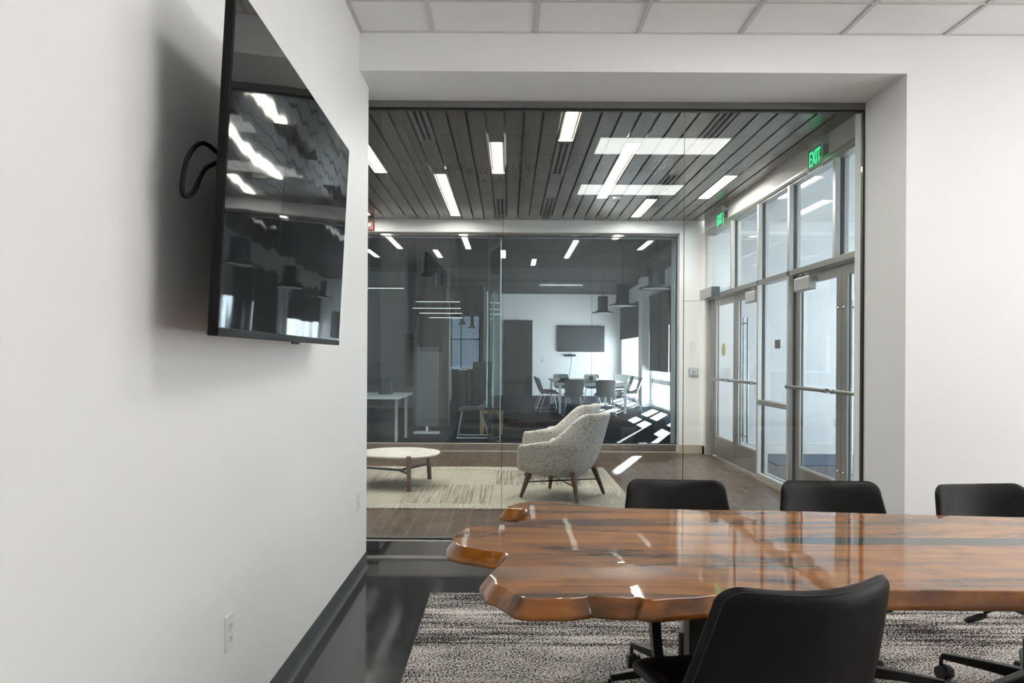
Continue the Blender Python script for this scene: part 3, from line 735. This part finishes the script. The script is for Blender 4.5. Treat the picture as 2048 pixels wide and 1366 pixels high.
t = thing('laptop_dock', 'dark electronics stack on the left end of the office table', 'electronics', (1.35, 18.9, .735)); B().box(-.16,.16,-.12,.12,0,.04).build('base', M['plastic'], t, .006); B().box(-.10,.12,-.08,.08,.04,.10).build('unit', M['black'], t, .006)
t = thing('desk_phone', 'pale box with blue panel on the office table', 'box', (2.1, 19.6, .735)); B().box(-.12,.12,-.06,.06,0,.16).build('case', M['white'], t, .006); B().box(-.07,.03,-.064,-.06,.03,.14).build('panel', M['graphite'], t)
# left office furniture
t = thing('white_desk', 'white desk with thin white legs behind the partition at left', 'desk', (-2.55, 12.05, 0))
B().box(-.95,.95,-.82,.75,.715,.745).build('desktop', M['table_white'], t, .003)
for x in (-.9,.85):
    for y in (-.4,.68): B().box(x-.02,x+.02,y-.02,y+.02,0,.715).build('leg', M['table_white'], t)
B().box(-.9,.9,-.38,-.34,.60,.715).build('apron', M['cabinet'], t)
t = thing('desk_monitor', 'dark computer monitor standing on the white desk', 'monitor', (-2.42, 12.35, .745)); B().box(-.35,.35,-.02,.02,.15,.50).build('screen', M['graphite'], t, .004); B().box(-.03,.03,0,.03,0,.3).build('stand', M['black'], t); B().box(-.12,.12,-.08,.08,0,.012).build('foot', M['black'], t)
t = thing('desk_keyboard', 'dark keyboard on the white desk edge', 'keyboard', (-2.42, 11.75, .745)); B().box(-.22,.22,-.07,.07,0,.02).build('case', M['plastic'], t, .004); B().box(-.20,.20,-.055,.055,.02,.026).build('keys', M['graphite'], t)
t = thing('file_sorter', 'upright file sorter on the white desk', 'file sorter', (-1.95, 12.2, .745)); 
for x in (-.08,0,.08): B().box(x-.008,x+.008,-.1,.1,.01,.26).build('divider', M['plastic'], t)
B().box(-.10,.10,-.11,.11,0,.012).build('tray', M['plastic'], t)
t = thing('mobile_partition', 'tall grey panel beside the white desk', 'panel', (-1.43, 13.5, 0)); B().box(-.19,.19,-.03,.03,.12,1.50).build('panel', M['cabinet'], t, .004); B().box(-.22,.22,-.12,.12,0,.03).build('foot', M['white'], t); B().box(-.02,.02,-.02,.02,.03,.12).build('post', M['white'], t)
structure(box('wall_office_stub', M['taupe'], -1.86, -1.27, 14.98, 15.2, 0, 2.9))
structure(box('trim_2', M['cab_dark'], -1.27, -1.17, 14.95, 15.2, 0, 2.9))
structure(B().box(-7,-2.72,20,20.1,0,3.55).box(-2.72,-2.28,20,20.1,1.92,3.55).box(-2.72,-2.28,20,20.1,0,.55).build('wall_office_mid', M['graphite']))
w = structure(thing('window_10', 'small bright window behind the desk', 'window')); del w['category']
B().box(-2.72,-2.28,20.03,20.07,1.72,1.75).box(-2.40,-2.37,20.03,20.07,.55,1.92).build('frame', M['black'], w); B().box(-2.72,-2.28,20.045,20.05,.55,1.92).build('glass_pane', M['glass_store'], w)
sc1 = dup(sc0, (-.62,12.9,0), rad(90), 'pale shell chair seen from the side, facing left by the open glass door'); del sc1['group']
t = thing('plywood_stool', 'yellow plywood stool half hidden by the open glass door', 'stool', (-.30, 13.5, 0)); B().box(-.2,.2,-.2,.2,.36,.40).build('seat', M['ply'], t, .004)
for x in (-.17,.17):
    for y in (-.17,.17): B().box(x-.028,x+.028,y-.028,y+.028,0,.36).build('leg', M['ply'], t)
for i, (y, lb) in enumerate(((19.2,'nearest grey low cabinet in the row before the far window'),(20.8,'middle grey low cabinet in the row before the far window'),(22.4,'farthest grey low cabinet in the row before the far window'))):
    t = thing('low_cabinet', lb, 'cabinet', (-1.95, y, 0), 0, 'low cabinets before the far window')
    B().box(-.22,.22,-.68,.68,.06,1.0).build('body', M['cabinet'], t, .004); B().box(-.23,.23,-.69,.69,1.0,1.03).build('top', M['white'], t)
    for q in (-.34,.34): B().box(.22,.235,q-.32,q+.32,.08,.98).build('door', M['cabinet'], t, .003)
    B().box(-.2,.2,-.64,.64,0,.06).build('plinth', M['black'], t)
t = thing('cubicle_screen', 'blue-grey cubicle screen with white cap before the far window', 'cubicle screen', (-1.05, 19.5, 0)); B().box(-.16,.02,-.8,.8,.05,1.02).build('panel', M['graphite'], t); B().box(-.17,.03,-.81,.81,1.02,1.05).build('cap', M['white'], t); B().box(-.12,.0,-.7,.7,0,.05).build('foot', M['black'], t)
t = thing('dark_cupboard', 'tall black cupboard right of the cubicle screen', 'cabinet', (-.66, 19.6, 0)); B().box(-.24,.24,-.5,.5,0,1.22).build('body', M['cab_dark'], t, .01); B().box(-.2,.2,-.515,-.5,.05,1.18).build('door', M['cab_dark'], t, .004); B().cyl((.15,-.53,.8),(.15,-.515,.8),.02).build('knob', M['chrome'], t)

# ------------------------------------------------------------------ lobby furniture
o = B().box(-3.3, 1.15, 6.76, 9.33, .0005, .011).build('lobby_rug', M['rug']); tag(o, 'beige patchwork rug under the armchairs and round coffee table', 'rug')
t = thing('coffee_table', 'round white stone coffee table on three walnut legs', 'coffee table', (-1.13, 8.0, .011))
B().lathe([(0,.316),(.405,.316),(.418,.324),(.42,.332),(.414,.340),(0,.340)], n=72).build('tabletop', M['stone_top'], t)
for a in (-70, 52, 172):
    u = Vector((math.cos(rad(a)), math.sin(rad(a)), 0)); s_ = Vector((-u.y, u.x, 0))
    vs = []
    for z, r0, w in ((0,.450,.017),(.345,.418,.021)):
        for rr, ss in ((r0-.017,-w),(r0+.017,-w),(r0+.017,w),(r0-.017,w)): vs.append(tuple(u*rr+s_*ss+Vector((0,0,z))))
    B().add(vs, [(3,2,1,0),(4,5,6,7),(0,1,5,4),(1,2,6,5),(2,3,7,6),(3,0,4,7)]).build('leg', M['wood_leg'], t, .004)
    B().bar([(0,0,.15),tuple(u*.415+Vector((0,0,.17)))], .034, .018, tuple(s_)).build('stretcher', M['dark_bar'], t)

def armchair(label):
    t = thing('lounge_armchair', label, 'armchair', (0,0,0), 0, 'crackle-patterned lobby armchairs')
    # shell: angle a from the back centre (0) round to the arm fronts (+-1)
    NA = 48
    def smooth(e0, e1, x):
        q = min(1, max(0, (x-e0)/(e1-e0))); return q*q*(3-2*q)
    def top(a):
        a = abs(a)
        h = .800 - .255*smooth(.235,.455,a) - .050*smooth(.42,.93,a)
        return h - .16*smooth(.90,1.0,a)**2
    def path(a, z):
        # plan outline at height z (half width / depth grow upward)
        s = abs(a); sg = 1 if a >= 0 else -1
        k = (z-.25)/.6
        w = .315 + .050*min(1, max(0,k)/.45)**.8 - .24*max(0, k-.45)
        bk = -.255 - .215*max(0,k)**1.05
        fr = .375
        # back arc for s<.45, side for s>.45
        if s < .42:
            th = s/.42*PI/2
            x = w*math.sin(th)**.82 if th > 0 else 0; y = bk + (.26+.10*max(0,k))*(1-math.cos(th)**.9)
        else:
            q = (s-.42)/.58; x = w + .012*math.sin(q*PI); y0 = bk+.26+.10*max(0,k); y = y0+(fr-y0)*q
            x -= .06*smooth(.8,1,q)
        return Vector((sg*x, y, z))
    outer = []; inner = []; NZ = 12
    vs = []; fs = []
    T = .055
    for i in range(NA+1):
        a = -1+2*i/NA; h = top(a); col = []
        c0 = Vector((0,.06,0))
        zs0 = .235
        for j in range(NZ+1):
            q = j/NZ; z = zs0+(h-zs0)*q
            p = path(a, z)
            if j < 3:   # round the underside in
                f = [.80,.93,.985][j]; p = Vector((p.x*f, .06+(p.y-.06)*f, z))
            col.append(p)
        # rounded rim then inner face down to the seat
        ctr = Vector((0,.08,0))
        tp = path(a, h); dirn = Vector((ctr.x-tp.x, ctr.y-tp.y, 0))
        if abs(a) > .42: dirn = Vector((-1 if a > 0 else 1, -.25*smooth(.85,1,abs(a)), 0))
        dirn.normalize()
        col.append(tp + dirn*T*.25 + Vector((0,0,.016))); col.append(tp + dirn*T*.75 + Vector((0,0,.014)))
        for j in range(5):
            q = j/4; z = h-.004-(h-.004-.30)*q
            p = path(a, max(z,.25)); col.append(p + dirn*(T+.012*math.sin(q*PI)))
        vs += col
    m_ = len(col)
    for i in range(NA):
        for j in range(m_-1): fs.append((i*m_+j, (i+1)*m_+j, (i+1)*m_+j+1, i*m_+j+1))
    fs.append(tuple(range(m_))); fs.append(tuple(NA*m_+j for j in range(m_))[::-1])
    b = B().add(vs, fs)
    sh = b.build('shell', M['crackle'], t, smooth=True, merge=True, sub=1)
    # underside pan
    und = [tuple(path(-1+2*i/NA, .235)) for i in range(NA+1)]
    und = [(x*.82, .06+(y-.06)*.82) for x, y, z in und]
    B().pad(und, .07, lambda x, y, o: (x, y, .245+o), p=4).build('underside', M['crackle'], t, smooth=True)
    B().pad(rrect(.56,.60,.13,8,0,.085), .13, lambda x, y, o: (x, y, .375 + .02*(y-.08) + o + .012*(1-(x/.3)**2)), p=6).build('seat_cushion', M['crackle'], t, smooth=True)
    for sx in (-1,1):
        for y0, y1 in ((.24,.31),(-.20,-.28)):
            B().tube([(sx*.235,y0,.27),(sx*.30,y1,.009)], [.030,.016], 16).build('leg', M['wood_leg'], t)
    B().tube([(.262,.27,.145),(-.262,-.235,.145)], .0065, 8).tube([(-.262,.27,.152),(.262,-.235,.152)], .0065, 8).build('cross_rod', M['black'], t)
    return t
ac = armchair('pale crackle-patterned armchair nearest the glass wall')
ac.location = (.535, 7.37, .011); ac.rotation_euler = (0,0,rad(60))
dup(ac, (.60, 8.70, .011), rad(64), 'pale crackle-patterned armchair half hidden behind the nearer one')

# ------------------------------------------------------------------ conference table
OUT = [(0.499,3.079),(0.383,3.1),(0.268,3.16),(0.179,3.199),(0.112,3.211),(0.062,3.186),(0.024,3.137),(-0.003,3.083),(0.012,3.056),(0.059,3.043),(0.077,3.014),(0.084,2.951),(0.077,2.885),(0.055,2.832),(0.011,2.785),(-0.031,2.757),(-0.084,2.739),(-0.135,2.714),(-0.159,2.667),(-0.173,2.591),(-0.171,2.521),(-0.159,2.467),(-0.135,2.437),(-0.097,2.415),(-0.05,2.388),(-0.013,2.367),(0.002,2.336),(-0.001,2.292),(-0.014,2.235),(-0.031,2.187),(-0.044,2.142),(-0.046,2.12),(-0.034,2.084),(-0.028,2.037),(-0.003,2.008),(0.02,1.961),(0.036,1.921),(0.068,1.913),(0.112,1.914),(0.145,1.915),(0.187,1.93),(0.203,1.939),(0.222,1.937),(0.258,1.928),(0.294,1.923),(0.325,1.93),(0.341,1.914),(0.366,1.909),(0.409,1.922),(0.463,1.93),(0.524,1.951),
       (.62,1.972),(.75,1.988),(.9,1.997),(1.1,2.0),(1.337,1.998),(1.8,1.99),(2.4,1.985),(3.2,2.0),(4.0,2.02),(4.25,2.06),(4.30,2.3),(4.28,2.6),(4.25,2.86),(4.1,2.90),(3.2,2.90),(2.4,2.925),(1.97,2.944),(1.5,2.99),(1.149,3.036),(.8,3.055)]
OUT = [(x-.006 if i < 36 else x, y) for i, (x, y) in enumerate(OUT)]
cur = catmull(OUT, 3)
if sum(cur[i][0]*cur[(i+1) % len(cur)][1]-cur[(i+1) % len(cur)][0]*cur[i][1] for i in range(len(cur))) < 0: cur = cur[::-1]
def offset(poly, d):
    n_ = len(poly); res = []
    for i in range(n_):
        a, c = poly[i-2], poly[(i+2) % n_]
        tx, ty = c[0]-a[0], c[1]-a[1]; L = math.hypot(tx, ty) or 1
        # live edge flares most at the root end (left), little along the straight sides
        k = 1 if poly[i][0] < .35 else max(.35, 1-(poly[i][0]-.35)*1.2)
        dd = d*k if d > 0 else d
        res.append((poly[i][0]+ty/L*dd, poly[i][1]-tx/L*dd))
    return res
tb = thing('conference_table', 'live-edge glossy wood conference table in the foreground', 'table')
rings = [(cur if d == 0 else offset(cur, d), z) for d, z in ((-.007,.740),(-.003,.7395),(0,.7375))]
def skin(rings, cap_top=False, cap_bot=False):
    b = B(); n_ = len(rings[0][0]); vs = [(p[0],p[1],z) for poly, z in rings for p in poly]; fs = []
    for r in range(len(rings)-1):
        for i in range(n_): fs.append((r*n_+i, r*n_+(i+1) % n_, (r+1)*n_+(i+1) % n_, (r+1)*n_+i))
    if cap_top: fs.append(tuple(range(n_)))
    if cap_bot: fs.append(tuple(range((len(rings)-1)*n_, len(rings)*n_))[::-1])
    return b.add(vs, fs)
o = skin(rings, cap_top=True).build('tabletop', M['slab'], tb)
for p in o.data.polygons: p.use_smooth = len(p.vertices) == 4
side = [(offset(cur, d) if d else cur, z) for d, z in ((0,.7375),(.004,.732),(.010,.724),(.018,.714),(.024,.705),(.027,.698),(.024,.692),(.010,.6885),(-.02,.688))]
o = skin(side, cap_bot=True).build('live_edge', M['slab_edge'], tb)
for p in o.data.polygons: p.use_smooth = len(p.vertices) == 4
for x0 in (.0, 3.2):
    for y in (2.30, 2.66):
        sh = .022 if y < 2.5 else .34
        pts = [(.412,y,.688),(.414,y,.60),(.420,y,.50),(.432,y,.41),(.446,y,.28),(.455,y,.14),(.460,y,.011)]
        pts = [(p[0]+sh, p[1], p[2]) for p in pts]
        if x0: pts = [(4.05-(p[0]-.2), p[1], p[2]) for p in pts]
        B().bar(catmull(pts, 3, False), .06, .026).build('leg', M['black'], tb)
    xx = .58 if not x0 else 3.0
    B().box(xx,xx+.55,2.46,2.54,.012,.688).build('pedestal_panel', M['black'], tb, .004)
    B().box(xx-.1,xx+.6,2.17,2.85,.670,.688).build('mounting_plate', M['black'], tb)

# ------------------------------------------------------------------ conference chairs
def conf_chair(label):
    t = thing('conference_chair', label, 'office chair', (0,0,0), 0, 'black leather conference chairs at the table')
    def bk(x, z, o):
        c = (x/.21)**2
        y = -.245 - .10*(z-.45)/.35 + .068*min(c,1.5) + .03*((.62-z)/.2)**2*.3
        return (x, y + o, z + .012*c*max(0,(z-.6)/.2))
    ol = rrect(.515,.385,.050,6,0,.603,.425)
    b = B().pad(ol, .052, bk, rings=(.3,.55,.75,.88,.95,.985,1.0), p=10).build('backrest', M['leather'], t, smooth=True)
    n_ = len(ol); cx = sum(q[0] for q in ol)/n_; cz = sum(q[1] for q in ol)/n_
    pts = [bk(cx+(q[0]-cx)*.965, cz+(q[1]-cz)*.965, -.0146) for q in ol if q[1] > .45]
    B().tube([p for p in pts], .0011, 6).build('stitching', M['stitch'], b)
    def st(x, y, o): return (x, y, .455 + .022*(abs(x)/.24)**2.5 - .035*max(0,(y-.08)/.16)**2 + .03*max(0,(-y-.1)/.14)**2 + o)
    B().pad(rrect(.44,.42,.07,6,0,-.02), .062, st, p=8).build('seat', M['leather'], t, smooth=True)
    B().bar(catmull([(0,-.10,.40),(0,-.22,.41),(0,-.275,.47),(0,-.30,.60)],4,False), .09, .014, (1,0,0)).build('back_bracket', M['black'], t)
    B().box(-.10,.10,-.13,.12,.365,.42).build('mechanism', M['black'], t, .012)
    B().tube([(.06,.02,.392),(.16,.03,.386),(.225,.035,.368)], .006, 8).pad(rrect(.085,.034,.012,4,.262,.036), .014, lambda x, y, o: (x, y, .360-.25*(x-.225)+o)).build('tilt_lever', M['plastic'], t)
    B().tube([(-.06,.02,.392),(-.20,.03,.40),(-.258,.035,.405)], .007, 8).cyl((-.258,.035,.405),(-.285,.037,.407),.013,n=12).build('tension_knob', M['plastic'], t)
    B().cyl((0,0,.23),(0,0,.37),.0185).build('gas_piston', M['chrome'], t); B().cyl((0,0,.075),(0,0,.245),.027).cyl((0,0,.075),(0,0,.125),.042,.032).build('gas_sleeve', M['black'], t)
    for k in range(5):
        a = 2*PI*k/5+rad(18); u = Vector((math.cos(a), math.sin(a), 0)); s_ = Vector((-u.y,u.x,0))
        vs = []
        for r, w, z0, z1 in ((.02,.026,.085,.128),(.16,.021,.086,.120),(.315,.015,.082,.106)):
            for ss, z in ((-w,z0),(w,z0),(w*.8,z1),(-w*.8,z1)): vs.append(tuple(u*r+s_*ss+Vector((0,0,z))))
        fs = [(0,1,2,3)[::-1],(8,9,10,11)]+[(r*4+i,r*4+(i+1)%4,r*4+4+(i+1)%4,r*4+4+i) for r in (0,1) for i in range(4)]
        lg = B().add(vs, fs).build('base_arm', M['black'], t, .004)
        c = u*.318
        w_ = Vector((math.cos(a+1.1), math.sin(a+1.1), 0)); 
        cb = B()
        for q in (-.017,.017): cb.cyl(c+w_*(q-.010)+Vector((0,0,.027))-u*.012, c+w_*(q+.010)+Vector((0,0,.027))-u*.012, .027, n=20)
        cb.cyl(c+w_*(-.007)+Vector((0,0,.034))-u*.012, c+w_*.007+Vector((0,0,.034))-u*.012, .028, n=16)
        cb.cyl(c+Vector((0,0,.04)), c+Vector((0,0,.09)), .008, n=10)
        cb.build('caster', M['plastic'], lg)
    return t
c0 = conf_chair('black leather conference chair in the foreground with its back to us')

for x, y, rz, lb in ((.705,3.06,176,'black conference chair across the table, leftmost of three'),(1.375,3.05,178,'black conference chair across the table, middle of three'),(2.03,2.99,187,'black conference chair across the table, cut off at the right')):
    dup(c0, (x,y,.009), rad(rz), lb)
c0.location = (.615, 2.055, .009); c0.rotation_euler = (0,0,rad(16)); c0.scale = (1.11,1.03,1.025)

# ------------------------------------------------------------------ wall television on the left wall
tv = thing('television', 'large black flat television mounted on the left white wall', 'television', (-.722, 2.692, 1.829), rad(1.6)); tv.rotation_euler = (0, rad(2.8), rad(1.6))
# local x = away from the wall, y along the wall
hw, hh = .783, .441
B().box(-.028,-.004,-hw,hw,-hh,hh).build('bezel', M['tv_case'], tv, .003)
B().box(-.0045,-.0025,-hw+.006,hw-.006,-hh+.022,hh-.006).build('screen', M['screen'], tv)
B().box(-.004,-.001,-hw+.002,hw-.002,-hh+.001,-hh+.021).build('lower_trim', M['tv_case'], tv, .001)
B().box(-.005,-.0005,-.05,.05,-hh-.008,-hh+.004).build('sensor_strip', M['tv_case'], tv, .002)
B().box(-.062,-.028,-hw+.10,hw-.10,-hh+.06,hh-.18).build('rear_housing', M['tv_case'], tv, .008)
B().box(-.085,-.060,-.30,.30,-.18,.18).box(-.178,-.085,-.12,.12,-.10,.10).build('wall_mount', M['black'], tv)
pts = catmull([(-.06,-.62,.03),(-.085,-.72,.05),(-.10,-.775,.00),(-.105,-.79,-.07),(-.10,-.785,-.10),(-.085,-.765,-.085),(-.075,-.73,-.02),(-.06,-.66,.02)], 4, False)
B().tube(pts, .006, 8).build('power_cord', M['tv_case'], tv)

# outlets on the left wall
def outlet(y, z, label):
    t = thing('wall_outlet', label, 'outlet', (XL, y, z), 0)
    B().prism([(0,-.0355),(.0025,-.0355),(.006,-.030),(.006,.030),(.0025,.0355),(0,.0355)], lambda p, a: (p[0],p[1],a), -.0575, .0575).build('plate', M['white'], t, .0025)
    for zz in (-.021,.021):
        sk = B().box(.005,.0078,-.0165,.0165,zz-.014,zz+.014).build('socket', M['white'], t, .003)
        B().box(.0074,.0083,-.008,-.0055,zz-.004,zz+.006).box(.0074,.0083,.0055,.008,zz-.004,zz+.006).cyl((.0074,0,zz-.008),(.0083,0,zz-.008),.0025,n=8).build('slot', M['ink'], sk)
    B().cyl((.005,0,0),(.0072,0,0),.003,n=10).build('screw', M['grey_box'], t)
outlet(2.490, .447, 'white wall outlet low on the left wall near the camera')
outlet(4.62, .475, 'white wall outlet at the far end of the left wall')

# ------------------------------------------------------------------ outside, sun, sky
structure(box('wall_added_sun_block', M['paint'], 6.7, 10.5, 4.6, 4.85, -.15, 6.5))  # added out of view to keep direct sun off the right-wall windows
structure(box('wall_added_sky_block', M['sky_block'], 15, 16, -30, 5, -.15, 7.5))  # added unseen block that cuts the low sky light through the right-wall windows
structure(B().box(4.03, 90, -40, 120, -.35, -.15).build('ground', M['concrete_out']))
structure(B().box(-90, -9.2, -40, 120, -.35, -.15).box(-9.1, 4.03, 35.1, 120, -.35, -.15).build('ground.001', M['concrete_out']))
W = bpy.data.worlds.new('sky'); S.world = W; W.use_nodes = True
nt = W.node_tree; bg = nt.nodes['Background']
bg.inputs[0].default_value = (.95,.975,1.0,1); bg.inputs[1].default_value = 9.0
sl = bpy.data.lights.new('sun', 'SUN'); sl.energy = 85; sl.angle = rad(.5); sl.color = (1,.95,.86)
so = bpy.data.objects.new('sun', sl); COL.objects.link(so)
dv = Vector((-.316,-.949,-.246)).normalized(); so.rotation_euler = dv.to_track_quat('-Z','Y').to_euler(); so.location = (20,60,20)

# ------------------------------------------------------------------ camera
cam = bpy.data.cameras.new('camera'); co = bpy.data.objects.new('camera', cam); COL.objects.link(co)
co.location = (0,0,1.3398); co.rotation_euler = (PI/2, -.0055, 0)
cam.sensor_width = 36; cam.lens = 1541.2965/2048*36
cam.shift_x = (1024-1018.2634)/2048; cam.shift_y = (714.2678-683)/2048
cam.clip_start = .05; cam.clip_end = 300
S.camera = co
S.view_settings.view_transform = 'Standard'; S.view_settings.look = 'None'
S.view_settings.gamma = 1; S.view_settings.use_curve_mapping = False
S.view_settings.exposure = 0.72
cy = S.cycles
cy.max_bounces = 10; cy.diffuse_bounces = 5; cy.glossy_bounces = 6; cy.transmission_bounces = 4; cy.transparent_max_bounces = 24
cy.caustics_reflective = False; cy.caustics_refractive = False; cy.sample_clamp_indirect = 6; cy.blur_glossy = .3
